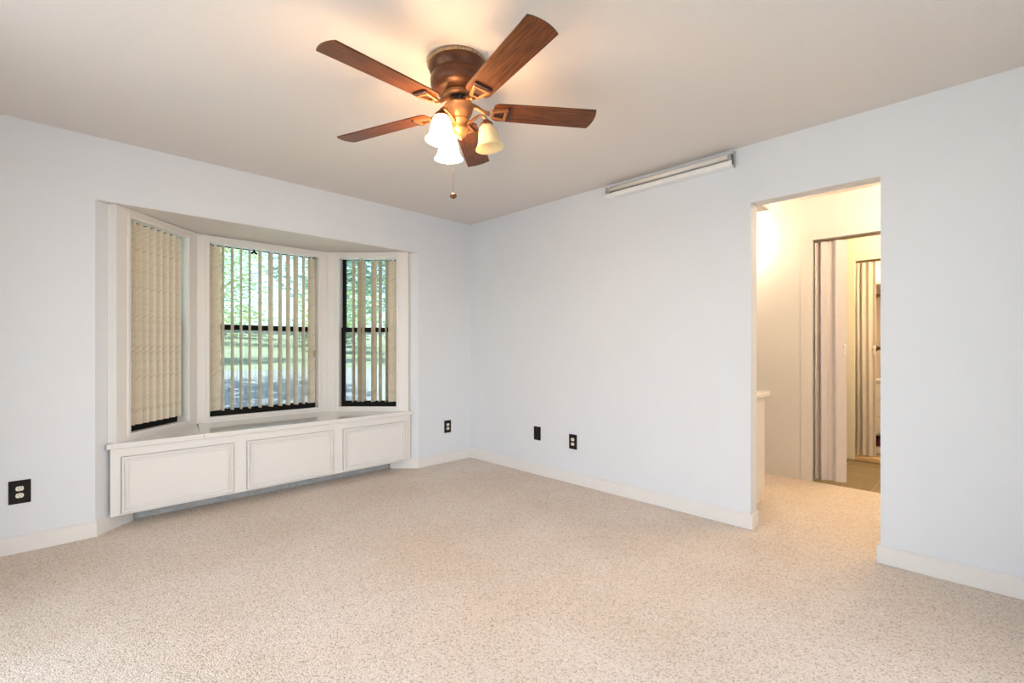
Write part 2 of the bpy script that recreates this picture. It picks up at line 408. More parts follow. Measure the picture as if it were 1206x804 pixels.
# ------------------------------------------------------------------ bay windows
WZ0, WZ1 = .594, 1.995
def window(name, length, xf, stile, lab):
    """local: x along the face, y outdoors, z up. Casing face at y=0."""
    o0, o1 = stile, length - stile
    bm = BM()
    for a, b in ((0, stile), (length - stile, length)):
        add_box(bm, a, b, 0, .024, .5495, 2.054, .002)
    add_box(bm, stile - .001, length - stile + .001, 0.0005, .0235, WZ1, 2.0535, .002)
    add_box(bm, stile - .001, length - stile + .001, 0.0005, .0235, .5495, WZ0, .002)
    if stile > .1:                                                # solid backing between casing and wall
        for a, b in ((.0005, stile - .032), (length - stile + .032, length - .0005)): add_box(bm, a, b, .02, .055, .5505, 2.053)
    # inner stop moulding and outer back-band
    t = .014
    for a, b, c, d in ((o0 - .028, o0 - .004, WZ0 - .02, WZ1 + .026), (o1 + .004, o1 + .028, WZ0 - .02, WZ1 + .026)):
        add_box(bm, a, b, -.007, .004, c, d, .003)
    add_box(bm, o0 - .028, o1 + .028, -.0065, .004, WZ1 + .003, WZ1 + .024, .003)
    add_box(bm, o0 - .028, o1 + .028, -.0065, .004, WZ0 - .024, WZ0 - .004, .003)
    # jamb liner box behind the casing
    for a, b in ((o0 - .03, o0 - .008), (o1 + .008, o1 + .03)):
        add_box(bm, a, b, .02, .17, .5495, 2.05)
    add_box(bm, o0 - .03, o1 + .03, .02, .17, 2.03, 2.054)
    add_box(bm, o0 - .03, o1 + .03, .02, .17, .5495, .585)
    w = struct(name, bm, M['trim'], None, lab, 'window'); w.matrix_world = xf
    # black aluminium sashes
    zc = 1.325
    def sash(z0, z1, y, nm, bot, top, sd=.032):
        b = BM()
        add_box(b, o0 - .008, o0 - .008 + sd, y, y + .03, z0, z1, .002); add_box(b, o1 + .008 - sd, o1 + .008, y, y + .03, z0, z1, .002)
        add_box(b, o0, o1, y + .001, y + .029, z0, z0 + bot, .002); add_box(b, o0, o1, y + .001, y + .029, z1 - top, z1, .002)
        s = obj(nm, b, M['black'], w)
        g = BM(); add_box(g, o0 + sd - .012, o1 - sd + .012, y + .012, y + .016, z0 + bot - .004, z1 - top + .004)
        obj('pane', g, M['glass'], s)
    sash(1.30, 2.03, .120, 'upper_sash', .045, .03)
    sash(.585, 1.345, .088, 'lower_sash', .055, .045)
    b = BM(); add_box(b, o0, o1, .160, .161, .60, 1.31); obj('insect_screen', b, M['screen'], w)
    return w
def frame_xf(origin, ang):
    return Matrix.Translation((origin[0], origin[1], 0)) @ Matrix.Rotation(ang, 4, 'Z')
XL = frame_xf(LP(0, 0), R(45)); c0 = LP(SIDE, 0); c1 = RP(SIDE, 0)
XC = frame_xf(c0, 0); CW = c1[0] - c0[0]
XR = frame_xf(c1, R(-45))
# in each local frame x runs left to right seen from the room
window('window_1', SIDE, XL, .113, 'white framed angled window at the left end of the bay, closed vanes')
window('window_2', CW, XC, .081, 'wide white framed middle window of the bay')
window('window_3', SIDE, XR, .113, 'narrow angled window at the right end of the bay')
# corner posts between the units
bm = BM()
e = .002
add_prism(bm, [(c0[0], c0[1] + .001), LP(SIDE + e, .17), (c0[0] - e, c0[1] + .17)], .5495, 2.054)
add_prism(bm, [(c0[0] - .012, c0[1] - .004), (c0[0] + .004, c0[1] - .008), (c0[0] + .006, c0[1] + .004), (c0[0] - .004, c0[1] + .006)], .553, 2.055)
struct('trim_1', bm, M['trim'], None, 'white corner post between left and middle bay windows', 'trim')
bm = BM()
add_prism(bm, [(c1[0], c1[1] + .001), RP(SIDE + e, .17), (c1[0] + e, c1[1] + .17)], .5495, 2.054)
add_prism(bm, [(c1[0] + .012, c1[1] - .004), (c1[0] - .004, c1[1] - .008), (c1[0] - .006, c1[1] + .004), (c1[0] + .004, c1[1] + .006)], .553, 2.055)
struct('trim_2', bm, M['trim'], None, 'white corner post between middle and right bay windows', 'trim')

# ------------------------------------------------------------------ window seat
ws = thing('window_seat', 'long white panelled window seat built into the bay', 'window seat', (1.38, 3.865, 0))
def wsobj(nm, bm, m, par=None):
    o = obj(nm, bm, m)
    o.data.transform(Matrix.Translation((-1.38, -3.865, 0)))
    o.parent = par or ws
    return o
FY = 3.865
bm = BM(); add_prism(bm, [(.292, FY + .010), (2.468, FY + .010), RP(.20, .03), RP(SIDE, .03), LP(SIDE, .03), LP(.20, .03)], .090, .517)
wsobj('carcass', bm, M['trim'])
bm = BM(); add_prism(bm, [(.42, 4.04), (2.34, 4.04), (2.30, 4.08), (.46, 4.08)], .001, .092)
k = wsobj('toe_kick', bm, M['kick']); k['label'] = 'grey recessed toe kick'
S1, S2 = .79, LP(SIDE, 0)[0]
TZ0, TZ1 = .517, .550
bm = BM(); add_prism(bm, [(.272, 3.845), (S1 - .001, 3.845), (S1 - .001, 4.0), LP(SIDE, .01), LP(.012, .01), LP(.012, -.004), (.29, 3.875)], TZ0, TZ1, .003)
wsobj('seat_board', bm, M['seat'])
bm = BM(); add_prism(bm, [(S1 + .001, 3.8455), (2.488, 3.8455), (2.47, 3.875), RP(.012, -.004), RP(.012, .01), RP(SIDE, .01), (S2 + .001, LP(SIDE, .01)[1]), (S1 + .001, 4.002)], TZ0, TZ1, .003)
wsobj('seat_board', bm, M['seat'])
def panel(x0, x1, z0=.106, z1=.458):
    bm = BM()
    y = FY
    add_box(bm, x0, x1, y - .005, y + .0095, z0, z1, .0015)          # door slab just proud of the frame
    t = .012
    for ins, yy in ((0.0, .018), (.024, .013)):
        a, b, c, d = x0 + ins, x1 - ins, z0 + ins, z1 - ins
        add_box(bm, a, b, y - yy, y - .005, d - t, d, .003); add_box(bm, a, b, y - yy, y - .005, c, c + t, .003)
        add_box(bm, a, a + t, y - yy + .0005, y - .005, c + t * .5, d - t * .5, .003); add_box(bm, b - t, b, y - yy + .0005, y - .005, c + t * .5, d - t * .5, .003)
    wsobj('panel', bm, M['trim'])
panel(.347, .971); panel(1.067, 1.709); panel(1.806, 2.428)
bm = BM(); g = .004
add_box(bm, .292, 2.468, FY, FY + .011, .458 + g, .5165); add_box(bm, .292, 2.468, FY, FY + .011, .090, .106 - g)
for x0, x1 in ((.292, .347 - g), (.971 + g, 1.067 - g), (1.709 + g, 1.806 - g), (2.428 + g, 2.468)):
    add_box(bm, x0, x1, FY + .0003, FY + .0108, .106 - g, .458 + g)
wsobj('face_frame', bm, M['trim'])

# ------------------------------------------------------------------ vertical blinds
def vane_mesh():
    bm = BM(); w = .0445; n = 6; prev = None; front = []; back = []
    for i in range(n + 1):
        x = -w + 2 * w * i / n; y = .013 * (1 - (x / w) ** 2)
        front.append((x, y - .0008)); back.append((x, y + .0008))
    add_prism(bm, front + back[::-1], 0, 1.352)
    me = bpy.data.meshes.new('vane'); bm.to_mesh(me); bm.free(); me.materials.append(M['vane']); return me
VANE = vane_mesh()
def blind(label, xf, length, vanes, y=.058, z0=.634):
    t = thing('vertical_blind', label, 'blind'); t.matrix_world = xf @ Matrix.Translation((length / 2, y, 1.99))
    bm = BM(); add_box(bm, -length / 2 + .10, length / 2 - .10, -.016, .016, .006, .032, .002); obj('head_rail', bm, M['lampwhite'], t)
    for s, a in vanes:
        v = bpy.data.objects.new('vane', VANE); COL.objects.link(v); v.parent = t
        v.location = (s - length / 2, 0, z0 - 1.99); v.rotation_euler = (0, 0, R(a))
        bm = BM(); add_box(bm, -.008, .008, -.003, .003, 1.347, 1.363); obj('vane_hook', bm, M['lampwhite'], v)
    return t
blind('cream vertical blind with closed shingled vanes in the left bay window', XL, SIDE,
      [(.142 + .0625 * i, -27 + random.uniform(-3, 3)) for i in range(8)], y=.05)
# centre: (pixel column, visible width) turned into place and angle
cvan = []
for px, w in ((253.5, 10.6), (263, 2), (274, 2.2), (284.5, 1.2), (294.7, 1.3), (306.5, 2.8), (318.7, 5.3), (330, 3.8), (339.3, 4.3), (348.3, 5.4), (357.7, 2.6), (367, 8)):
    l = (px - 603) / 555.6; X = .7039 + l * .7103; Y = .7103 - l * .7039
    yy = c0[1] + .058; X = X / Y * yy
    d = X * .7039 + yy * .7103; az = math.degrees(math.atan2(yy, X))
    dl = math.degrees(math.asin(min(.95, w * d / 555.6 / .089)))
    cvan.append((X - c0[0], az - dl if w > 6 else az + dl))
bC = blind('wide vertical blind with open vanes in the middle bay window', XC, CW, cvan)
bm = BM(); add_lathe(bm, [(.001, 0), (.006, -.004), (.007, -.03), (.007, -.055), (.003, -.062)], 12)
wt = obj('cord_weight', bm, M['cord'], bC, (cvan[-1][0] - CW / 2 + .005, -.048, 1.13 - 1.99)); wt['label'] = 'tan cord weight'
bm = BM(); add_tube(bm, [(0, 0, 0), (0, 0, .84)], .0012, 6); obj('pull_cord', bm, M['lampwhite'], bC, (cvan[-1][0] - CW / 2 + .005, -.048, 1.13 - 1.99))
bm = BM()
for sg in (-1, 1):
    add_prism(bm, [(0, -.004), (sg * .030, -.004), (sg * .030, .004), (0, .004)], -.008, .008, .001, Matrix.Rotation(R(38 * sg), 4, 'Y'))
add_box(bm, -.006, .006, -.005, .005, -.006, .022, .001)
cl = obj('vane_clip', bm, M['black'], bC, (cvan[4][0] - CW / 2 + .03, 0, -.012)); cl['label'] = 'loose black vane clip'
rv = []
for px, w in ((416.7, 2.6), (424, 5.5), (428.5, 4.5), (440.5, 6.3), (448, 3.6), (455.5, 3.0), (462.6, 11)):
    l = (px - 603) / 555.6; X = .7039 + l * .7103; Y = .7103 - l * .7039
    yy = 6.617 + .058 * math.sqrt(2)  # plane X+Y for the right-hand face moved outdoors
    cst = c1[0] + c1[1] + .058 * math.sqrt(2); k = cst / (X + Y); X *= k; Y *= k
    s = ((X - c1[0]) - (Y - c1[1])) * RT
    d = X * .7039 + Y * .7103; az = math.degrees(math.atan2(Y, X)) + 45
    dl = math.degrees(math.asin(min(.97, w * d / 555.6 / .089)))
    rv.append((s, az - dl if w > 8 else az - dl))
blind('narrow vertical blind with half open vanes in the right bay window', XR, SIDE, rv)

# ------------------------------------------------------------------ wall plates
def place_on(o, wallname, a, z):
    if wallname == 'left': o.location = (a, YW, z); o.rotation_euler = (0, 0, 0)
    else: o.location = (XW, a, z); o.rotation_euler = (0, 0, R(-90))
def plate_bm(w, h):
    bm = BM(); add_box(bm, -w / 2, w / 2, -.006, 0, -h / 2, h / 2, .0022); return bm
def outlet(label, wallname, a, z, w=.082, h=.124, group='duplex outlets with dark brown plates'):
    t = thing('electrical_outlet', label, 'outlet', group=group); place_on(t, wallname, a, z)
    obj('cover_plate', plate_bm(w, h), M['plate'], t)
    for s in (1, -1):
        bm = BM()
        pts = [(.0165 * math.cos(q * math.pi / 12), max(-.0125, min(.0125, .0165 * math.sin(q * math.pi / 12)))) for q in range(24)]
        add_prism(bm, pts, 0, .0028, 0, Matrix.Translation((0, -.006, s * .0195)) @ Matrix.Rotation(R(90), 4, 'X'))
        r = obj('receptacle', bm, M['recept'], t); r['label'] = 'almond receptacle face'
        bm = BM()
        for x in (-.0062, .0062): add_box(bm, x - .0011, x + .0011, -.0093, -.0085, s * .0195 - .001, s * .0195 + .007)
        add_lathe(bm, [(.0023, 0), (.0023, .0008)], 12, Matrix.Translation((0, -.0085, s * .0195 - .0065)) @ Matrix.Rotation(R(90), 4, 'X'))
        obj('slots', bm, M['plate'], r)
    bm = BM(); add_lathe(bm, [(.003, 0), (.0026, .0014)], 12, Matrix.Translation((0, -.006, 0)) @ Matrix.Rotation(R(90), 4, 'X')); obj('screw', bm, M['screw'], t)
    return t
outlet('large dark brown outlet low on the wall left of the window seat', 'left', -.099, .341, .088, .130)
outlet('dark brown outlet between the window seat and the room corner', 'left', 2.886, .357)
outlet('dark brown outlet on the right wall, nearer the doorway than the blank plate', 'right', 2.477, .354)
t = thing('blank_wall_plate', 'blank dark brown wall plate on the right wall near the room corner', 'wall plate'); place_on(t, 'right', 2.885, .373)
obj('cover_plate', plate_bm(.080, .122), M['plate'], t)
for s in (1, -1):
    bm = BM(); add_lathe(bm, [(.003, 0), (.0026, .0014)], 12, Matrix.Translation((0, -.006, s * .042)) @ Matrix.Rotation(R(90), 4, 'X')); obj('screw', bm, M['screw'], t)

# ------------------------------------------------------------------ fluorescent strip near the ceiling on the right wall
t = thing('fluorescent_light', 'long white unlit fluorescent strip light high on the right wall', 'light fixture', (XW, 1.634, 2.365), (0, 0, R(-90)))
hl = .479
bm = BM(); add_box(bm, -hl, hl, -.010, 0, -.045, .022, .002); obj('back_plate', bm, M['lampwhite'], t)
bm = BM(); add_prism(bm, [(-.008, -.045), (-.058, -.045), (-.062, -.041), (-.062, -.014), (-.056, -.010), (-.056, -.037), (-.008, -.037)], -hl, hl, 0,
                     Matrix(((0, 0, 1, 0), (1, 0, 0, 0), (0, 1, 0, 0), (0, 0, 0, 1)))); obj('reflector_tray', bm, M['lampwhite'], t)
bm = BM(); add_tube(bm, [(-hl + .03, -.036, .022), (hl - .03, -.036, .022)], .019, 20); o = obj('tube', bm, M['tube'], t); o['label'] = 'cream fluorescent tube'
for s in (-1, 1):
    bm = BM(); add_box(bm, -.011, .011, -.052, -.009, -.036, .038, .003, Matrix.Translation((s * (hl - .020), 0, 0)))
    add_lathe(bm, [(.0185, -.006), (.0185, .006)], 20, Matrix.Translation((s * (hl - .034), -.036, .022)) @ Matrix.Rotation(R(90), 4, 'Y'))
    obj('tube_socket', bm, M['chrome'], t)
bm = BM(); add_box(bm, hl, hl + .003, -.028, 0, -.05, .058, .001); obj('end_plate', bm, M['chrome'], t)
bm = BM(); add_box(bm, -hl - .003, -hl, -.062, 0, -.046, .046, .001); obj('end_plate', bm, M['lampwhite'], t)

# ------------------------------------------------------------------ ceiling fan
FX, FYc = 1.327, 1.694
FT = Matrix.Translation((0, 0, .0476)) @ Matrix.Scale(1.037, 4)     # drop and size of everything under the mounting plate
def fobj(nm, bm, m, par):
    bmesh.ops.transform(bm, matrix=FT, verts=bm.verts); return obj(nm, bm, m, par)
fan = thing('ceiling_fan', 'bronze ceiling fan with five walnut blades and three bell lamps', 'ceiling fan', (FX, FYc, H), (-.032, -.042, 0))
bm = BM(); add_lathe(bm, [(.10, -.0005), (.131, -.0005), (.134, -.003), (.134, -.012), (.131, -.016), (.10, -.016)], 56); obj('mount_plate', bm, M['plateceil'], fan)
bm = BM(); add_lathe(bm, [(.08, -.012), (.127, -.014), (.1285, -.020), (.1265, -.032), (.122, -.046), (.1165, -.055), (.1155, -.059), (.1165, -.063),
                          (.1205, -.068), (.1235, -.080), (.1230, -.097), (.1185, -.112), (.108, -.124), (.091, -.131), (.070, -.136), (.05, -.139)], 56)
obj('motor_housing', bm, M['bronze'], fan)
bm = BM(); add_lathe(bm, [(.05, -.177), (.063, -.178), (.066, -.183), (.063, -.188), (.0655, -.192), (.061, -.198), (.04, -.200)], 48); fobj('rotor_ring', bm, M['copper'], fan)
bm = BM(); add_lathe(bm, [(.03, -.198), (.043, -.199), (.043, -.233), (.03, -.234)], 40)
for k in range(12):
    add_box(bm, .0415, .0455, -.003, .003, -.230, -.203, .001, Matrix.Rotation(R(30 * k), 4, 'Z'))
fobj('collar', bm, M['collar'], fan)
bm = BM(); add_lathe(bm, [(.03, -.232), (.064, -.233), (.0665, -.237), (.064, -.241), (.060, -.244), (.058, -.258), (.050, -.277), (.040, -.289), (.038, -.293), (.040, -.297),
                          (.034, -.302), (.029, -.314), (.026, -.322), (.028, -.326), (.020, -.331), (.02, -.335)], 48); fobj('light_kit', bm, M['copper'], fan)
bm = BM(); add_lathe(bm, [(.018, -.331), (.036, -.333), (.0375, -.337), (.036, -.342), (.031, -.352), (.024, -.362), (.012, -.369), (.008, -.371), (.008, -.376), (.004, -.380)], 40); fobj('switch_cup', bm, M['copper'], fan)

BZ = -.252
def blade_bm():
    r0, r1 = .150, .634; w0, w1 = .055, .064
    pts = [(r0, -w0 + .018), (r0 + .006, -w0 + .008), (r0 + .022, -w0), (r0 + .2, -w0 * .62 - w1 * .38)]
    tip = [(r1 - .013 * (q * q), w1 * q) for q in (-1, -.75, -.5, -.25, 0, .25, .5, .75, 1)]
    pts += tip + [(r0 + .2, w0 * .62 + w1 * .38), (r0 + .022, w0), (r0 + .006, w0 - .008), (r0, w0 - .018)]
    bm = BM(); add_prism(bm, pts, 0, .0065, .0012); return bm
def iron_bm():
    bm = BM()
    add_tube(bm, [(.038, 0, .030), (.060, 0, .029), (.085, 0, .018), (.110, 0, .000), (.135, 0, -.006)], [.011, .010, .009, .009, .010], 10)
    # open trapezoid frame on the underside of the blade
    a, b, z0, z1 = .148, .206, -.012, .001
    for (x0, y0, x1, y1) in ((a, -.017, b, -.030), (a, .017, b, .030), (b, -.033, b, .033), (a, -.019, a, .019)):
        v = Vector((x1 - x0, y1 - y0, 0)); L = v.length; ang = math.atan2(v.y, v.x)
        add_box(bm, -.004, L + .004, -.0065, .0065, z0, z1, .002, Matrix.Translation((x0, y0, 0)) @ Matrix.Rotation(ang, 4, 'Z'))
    return bm
def insert_bm():
    bm = BM(); add_prism(bm, [(.150, -.014), (.202, -.026), (.202, .026), (.150, .014)], -.004, .0005)
    add_box(bm, .212, .226, -.040, .040, -.009, .0008, .003); return bm
blade0 = iron0 = None
for k in range(5):
    a = R(41.5 + 72 * k)
    mtx = FT @ Matrix.Translation((0, 0, BZ)) @ Matrix.Rotation(a, 4, 'Z') @ Matrix.Rotation(R(-11), 4, 'X')
    if k == 0:
        bl = obj('blade', blade_bm(), M['wood'], fan); ir = obj('blade_iron', iron_bm(), M['copper'], bl); ins = obj('iron_insert', insert_bm(), M['darkiron'], bl)
        blade0, iron0, ins0 = bl, ir, ins
    else:
        bl = blade0.copy(); COL.objects.link(bl); bl.parent = fan
        for src in (iron0, ins0):
            c = src.copy(); COL.objects.link(c); c.parent = bl
    bl.matrix_local = mtx
# three lamps
SH = [(.020, 0), (.027, -.004), (.034, -.014), (.0405, -.030), (.0440, -.050), (.047, -.068), (.052, -.084), (.060, -.097), (.0645, -.103),
      (.0615, -.1025), (.057, -.096), (.049, -.083), (.044, -.067), (.041, -.050), (.0375, -.031), (.031, -.016), (.024, -.007), (.018, -.004)]
for ang, lit in ((-170.5, True), (79, True), (-40.5, False)):
    a = R(ang); ca, sa = math.cos(a), math.sin(a)
    RZ = Matrix.Rotation(a, 4, 'Z')
    bm = BM(); add_tube(bm, [(.030, 0, -.306), (.048, 0, -.302), (.066, 0, -.288), (.085, 0, -.277), (.102, 0, -.279), (.113, 0, -.288), (.116, 0, -.298)], [.0075, .007, .0065, .006, .006, .0065, .007], 12, RZ)
    arm = fobj('lamp_arm', bm, M['copper'], fan)
    sm = RZ @ Matrix.Translation((.116, 0, -.318)) @ Matrix.Rotation(R(-5), 4, 'Y')
    bm = BM(); add_lathe(bm, [(.006, .024), (.014, .021), (.018, .014), (.026, .008), (.0285, .001), (.0275, -.006), (.018, -.008)], 32, sm); fobj('lamp_holder', bm, M['bronze'], arm)
    bm = BM(); add_lathe(bm, SH, 40, sm, close=False)
    s = fobj('lamp_shade', bm, M['litglass'] if lit else M['dimglass'], fan)
    s['label'] = 'glowing white bell shade' if lit else 'unlit pale yellow bell shade'
    bm = BM(); add_lathe(bm, [(.010, -.006), (.012, -.03), (.020, -.048), (.022, -.06), (.018, -.073), (.008, -.08), (.001, -.082)], 20, sm)
    fobj('bulb', bm, M['litglass'] if lit else M['recept'], s)
# pull chains hang plumb: undo the fan's small tilt
def chain(lateral, depth, z0, z1, fob):
    x = FX + .012 + lateral * .7103 + depth * .7039; y = FYc - .010 - lateral * .7039 + depth * .7103
    bm = BM(); n = int((z0 - z1) / .006)
    add_tube(bm, [(0, 0, z0 - H), (0, 0, z1 - H)], .0009, 6)
    for i in range(0, n, 2): add_lathe(bm, [(.0004, .0016), (.0016, 0), (.0004, -.0016)], 6, Matrix.Translation((0, 0, z0 - H - i * .006)))
    c = obj('pull_chain', bm, M['screw'])
    c.parent = fan; c.matrix_parent_inverse = Matrix.LocRotScale(fan.location, fan.rotation_euler, None).inverted(); c.location = (x, y, H)
    if fob:
        bm = BM(); add_lathe(bm, [(.001, .012), (.004, .010), (.005, .006), (.0135, .004), (.0155, 0), (.0135, -.004), (.004, -.005), (.001, -.005)], 24,
                             Matrix.Translation((0, 0, z1 - H - .008)) @ Matrix.Rotation(R(-45), 4, 'Z') @ Matrix.Rotation(R(70), 4, 'X'))
        obj('chain_fob', bm, M['bronze'], c)
chain(-.032, 0.0, 2.125, 1.848, True)
chain(-.012, -.03, 2.12, 2.01, False)

# ------------------------------------------------------------------ hall, bathroom and closet beyond the doorway
FXW = 4.70
bm = BM(); wall_with_hole(bm, 'x', FXW, FXW + .12, -.9, 2.8, .30, 1.064, 0, 2.075)
struct('wall_far', bm, M['hall'], None, 'warm lit hall wall with the folding door opening', 'wall')
bm = BM(); add_box(bm, 3.295, 7.0, 2.7, 2.85, -.02, H); struct('wall_hall_left', bm, M['hall'])
bm = BM(); add_box(bm, 3.295, 7.0, -.9, -.75, -.02, H); struct('wall_hall_right', bm, M['hall'])
BX = 5.92
bm = BM(); wall_with_hole(bm, 'x', BX, BX + .10, -.9, 2.8, .15, .962, 0, 2.04); struct('wall_bathroom', bm, M['hall'], None, 'warm lit bathroom wall around the closet opening', 'wall')
bm = BM(); add_box(bm, 6.92, 7.04, -.9, 2.8, -.02, H); struct('wall_closet', bm, M['closet'])
bm = BM(); add_box(bm, 6.02, 6.92, 1.10, 1.2, -.02, H); struct('wall_closet_side', bm, M['closet'])
def casing(name, x, y0, y1, z1, w, label):
    bm = BM(); t = .009
    add_box(bm, x - t, x, y1, y1 + w, .001, z1 + w, .003); add_box(bm, x - t, x, y0 - w, y0, .001, z1 + w, .003)
    add_box(bm, x - t + .0005, x, y0 - .001, y1 + .001, z1, z1 + w - .0005, .003)
    return struct(name, bm, M['trim'], None, label, 'door casing')
casing('trim_3', FXW, .30, 1.064, 2.075, .09, 'white casing around the folding door opening in the hall')
casing('trim_4', BX, .15, .962, 2.04, .085, 'white casing around the closet opening beyond the tile floor')
baseboard('baseboard_hall', [(FXW - .001, 2.7), (FXW - .001, 1.156)], side=-1, label='white baseboard on the far hall wall')
bm = BM(); add_box(bm, BX - .02, BX + .12, .15, .962, -.002, .035, .004); struct('trim_5', bm, M['oak'], None, 'pale wooden threshold under the closet door', 'threshold')

def folding_door(name, x, pts, z0, z1, handle, label):
    """zigzag vinyl door hung from a track; pts = plan zigzag"""
    bm = BM(); t = .006
    for (p, q) in zip(pts, pts[1:]):
        v = (Vector(q) - Vector(p)); L = v.length; ang = math.atan2(v.y, v.x)
        add_box(bm, .002, L - .002, -t / 2, t / 2, z0, z1, .0015, Matrix.Translation((p[0], p[1], 0)) @ Matrix.Rotation(ang, 4, 'Z'))
    for p in pts[1:-1]:
        add_tube(bm, [(p[0], p[1], z0 + .002), (p[0], p[1], z1 - .002)], .0035, 8)
    d = struct(name, bm, M['fold'], None, label, 'folding door')
    a, b = Vector(pts[-2]), Vector(pts[-1]); v = (b - a).normalized(); nrm = Vector((v.y, -v.x))
    if nrm.x > 0: nrm = -nrm
    ang = math.atan2(v.y, v.x)
    hx = b - v * .018 + nrm * .003
    bm = BM(); add_box(bm, -.011, .011, -.008, .008, handle - .05, handle + .05, .004, Matrix.Translation((hx.x, hx.y, 0)) @ Matrix.Rotation(ang, 4, 'Z'))
    add_box(bm, -.009, .009, -.016, .016, handle + .012, handle + .038, .004, Matrix.Translation((hx.x, hx.y, 0)) @ Matrix.Rotation(ang, 4, 'Z'))
    obj('door_handle', bm, M['lampwhite'], d)
    return d
def track(par, x, y0, y1, z):
    bm = BM(); add_box(bm, x - .014, x + .014, y0, y1, z - .016, z, .001); obj('door_track', bm, M['screw'], par)
x = FXW + .06
zz = [(x + .03, 1.058), (x - .034, 1.044), (x + .024, 1.026), (x - .032, 1.006), (x - .010, .962), (x + .004, .925), (x - .034, .900), (x + .010, .832)]
d1 = folding_door('door_1', x, zz, .022, 2.056, 1.13, 'pale folding vinyl door gathered at the left of the hall opening')
track(d1, x, .302, 1.062, 2.0745)
x = BX + .05
zz = [(x + .03, .956), (x - .034, .942), (x + .02, .924), (x - .03, .904), (x + .005, .876), (x - .03, .85), (x + .005, .822), (x - .03, .795)]
d2 = folding_door('door_2', x, zz, .05, 2.02, 1.13, 'second folding vinyl door gathered beyond the tile floor')
track(d2, x, .152, .960, 2.0395)

# vanity and the bulkhead over it, just past the doorway
v = thing('vanity', 'white vanity cabinet just past the doorway, on the left', 'vanity', (3.57, 1.74, 0))
def vob(nm, bm, m, par=v):
    o = obj(nm, bm, m); o.data.transform(Matrix.Translation((-3.57, -1.74, 0))); o.parent = par; return o
bm = BM(); add_box(bm, 3.30, 3.845, 1.182, 2.40, .08, .785, .002); add_box(bm, 3.30, 3.79, 1.195, 2.39, .001, .082); vob('body', bm, M['trim'])
bm = BM(); add_box(bm, 3.297, 3.888, 1.155, 2.42, .785, .822, .006); add_box(bm, 3.297, 3.315, 1.155, 2.42, .82, .90, .003); vob('countertop', bm, M['seat'])
for yy in (1.20, 1.60, 2.0):
    bm = BM(); add_box(bm, 3.843, 3.862, yy, yy + .38, .10, .77, .004); dd = vob('cabinet_door', bm, M['trim'])
    bm = BM(); add_lathe(bm, [(.004, 0), (.006, .012), (.013, .018), (.011, .024)], 16, Matrix.Translation((3.862, yy + .34, .66)) @ Matrix.Rotation(R(90), 4, 'Y')); vob('knob', bm, M['screw'], dd)
bm = BM(); add_box(bm, 3.296, 3.90, 1.165, 2.70, 2.194, H); struct('trim_6', bm, M['hall'], None, 'boxed bulkhead over the vanity', 'bulkhead')

def wall_lamp(name, label, loc, rot, r=.055, gm='vanityglobe'):
    t = thing(name, label, 'lamp', loc, rot)
    bm = BM(); add_lathe(bm, [(.02, 0), (.055, .001), (.058, .012), (.03, .022), (.018, .05), (.028, .062)], 24); obj('base', bm, M['chrome'], t)
    bm = BM(); add_lathe(bm, [(.004, .058)] + [(r * math.sin(R(q)), .062 + r - r * math.cos(R(q))) for q in range(20, 180, 12)] + [(.002, .062 + 2 * r)], 24); obj('globe', bm, M[gm], t)
wall_lamp('wall_lamp', 'glowing globe lamp on the hall wall above the vanity side', (FXW, 1.68, 2.12), (0, R(-90), 0))
wall_lamp('ceiling_lamp', 'glowing globe lamp on the bathroom ceiling', (5.35, .30, H), (R(180), 0, 0), .07, 'bathglobe')
wall_lamp('ceiling_lamp', 'glowing globe lamp on the closet ceiling', (6.30, .35, H), (R(180), 0, 0), .055, 'closetglobe')
wall_lamp('ceiling_lamp', 'glowing globe lamp on the hall ceiling near the doorway', (4.10, .15, H), (R(180), 0, 0), .05, 'hallglobe')

# closet fittings
bm = BM(); add_box(bm, 6.38, 6.80, .862, .882, .8105, 2.05, .002)
o = tag(obj('closet_divider', bm, M['closet']), 'pinkish upright panel behind the second folding door', 'panel')
for z, nm in ((1.715, 'upper'), (1.144, 'lower')):
    bm = BM(); add_tube(bm, [(6.44, .845, z), (6.44, -.70, z)], .014, 16)
    r = tag(obj('closet_rod', bm, M['rod']), '%s dark wooden closet rod glimpsed beyond the second folding door' % nm, 'closet rod', 'closet rods')
    bm = BM(); add_lathe(bm, [(.034, 0), (.034, .006), (.022, .012), (.020, .03), (.014, .03)], 20, Matrix.Translation((6.44, .862, z)) @ Matrix.Rotation(R(90), 4, 'X')); obj('rod_socket', bm, M['rod'], r)
bm = BM(); add_box(bm, 6.36, 6.90, -.74, .86, 1.83, 1.85, .002)
tag(obj('closet_shelf', bm, M['closet']), 'high shelf inside the closet above the rods', 'shelf')
cb = thing('closet_cabinet', 'low white drawer cabinet inside the closet', 'cabinet', (6.68, .2, 0))
def cob(nm, bm, m, par=cb):
    o = obj(nm, bm, m); o.data.transform(Matrix.Translation((-6.68, -.2, 0))); o.parent = par; return o
bm = BM(); add_box(bm, 6.40, 6.90, -.40, .935, .20, .78, .002)
add_box(bm, 6.40, 6.90, -.40, .935, .002, .08, .002); add_box(bm, 6.40, 6.90, .915, .935, .08, .2); add_box(bm, 6.40, 6.90, -.40, -.38, .08, .2); add_box(bm, 6.88, 6.90, -.38, .915, .08, .2)
cob('body', bm, M['trim'])
bm = BM(); add_box(bm, 6.36, 6.91, -.42, .945, .78, .81, .006); cob('top', bm, M['trim'])
for z0, z1 in ((.60, .76), (.41, .58), (.22, .39)):
    bm = BM(); add_box(bm, 6.382, 6.402, -.38, .92, z0, z1, .004); cob('drawer', bm, M['trim'])
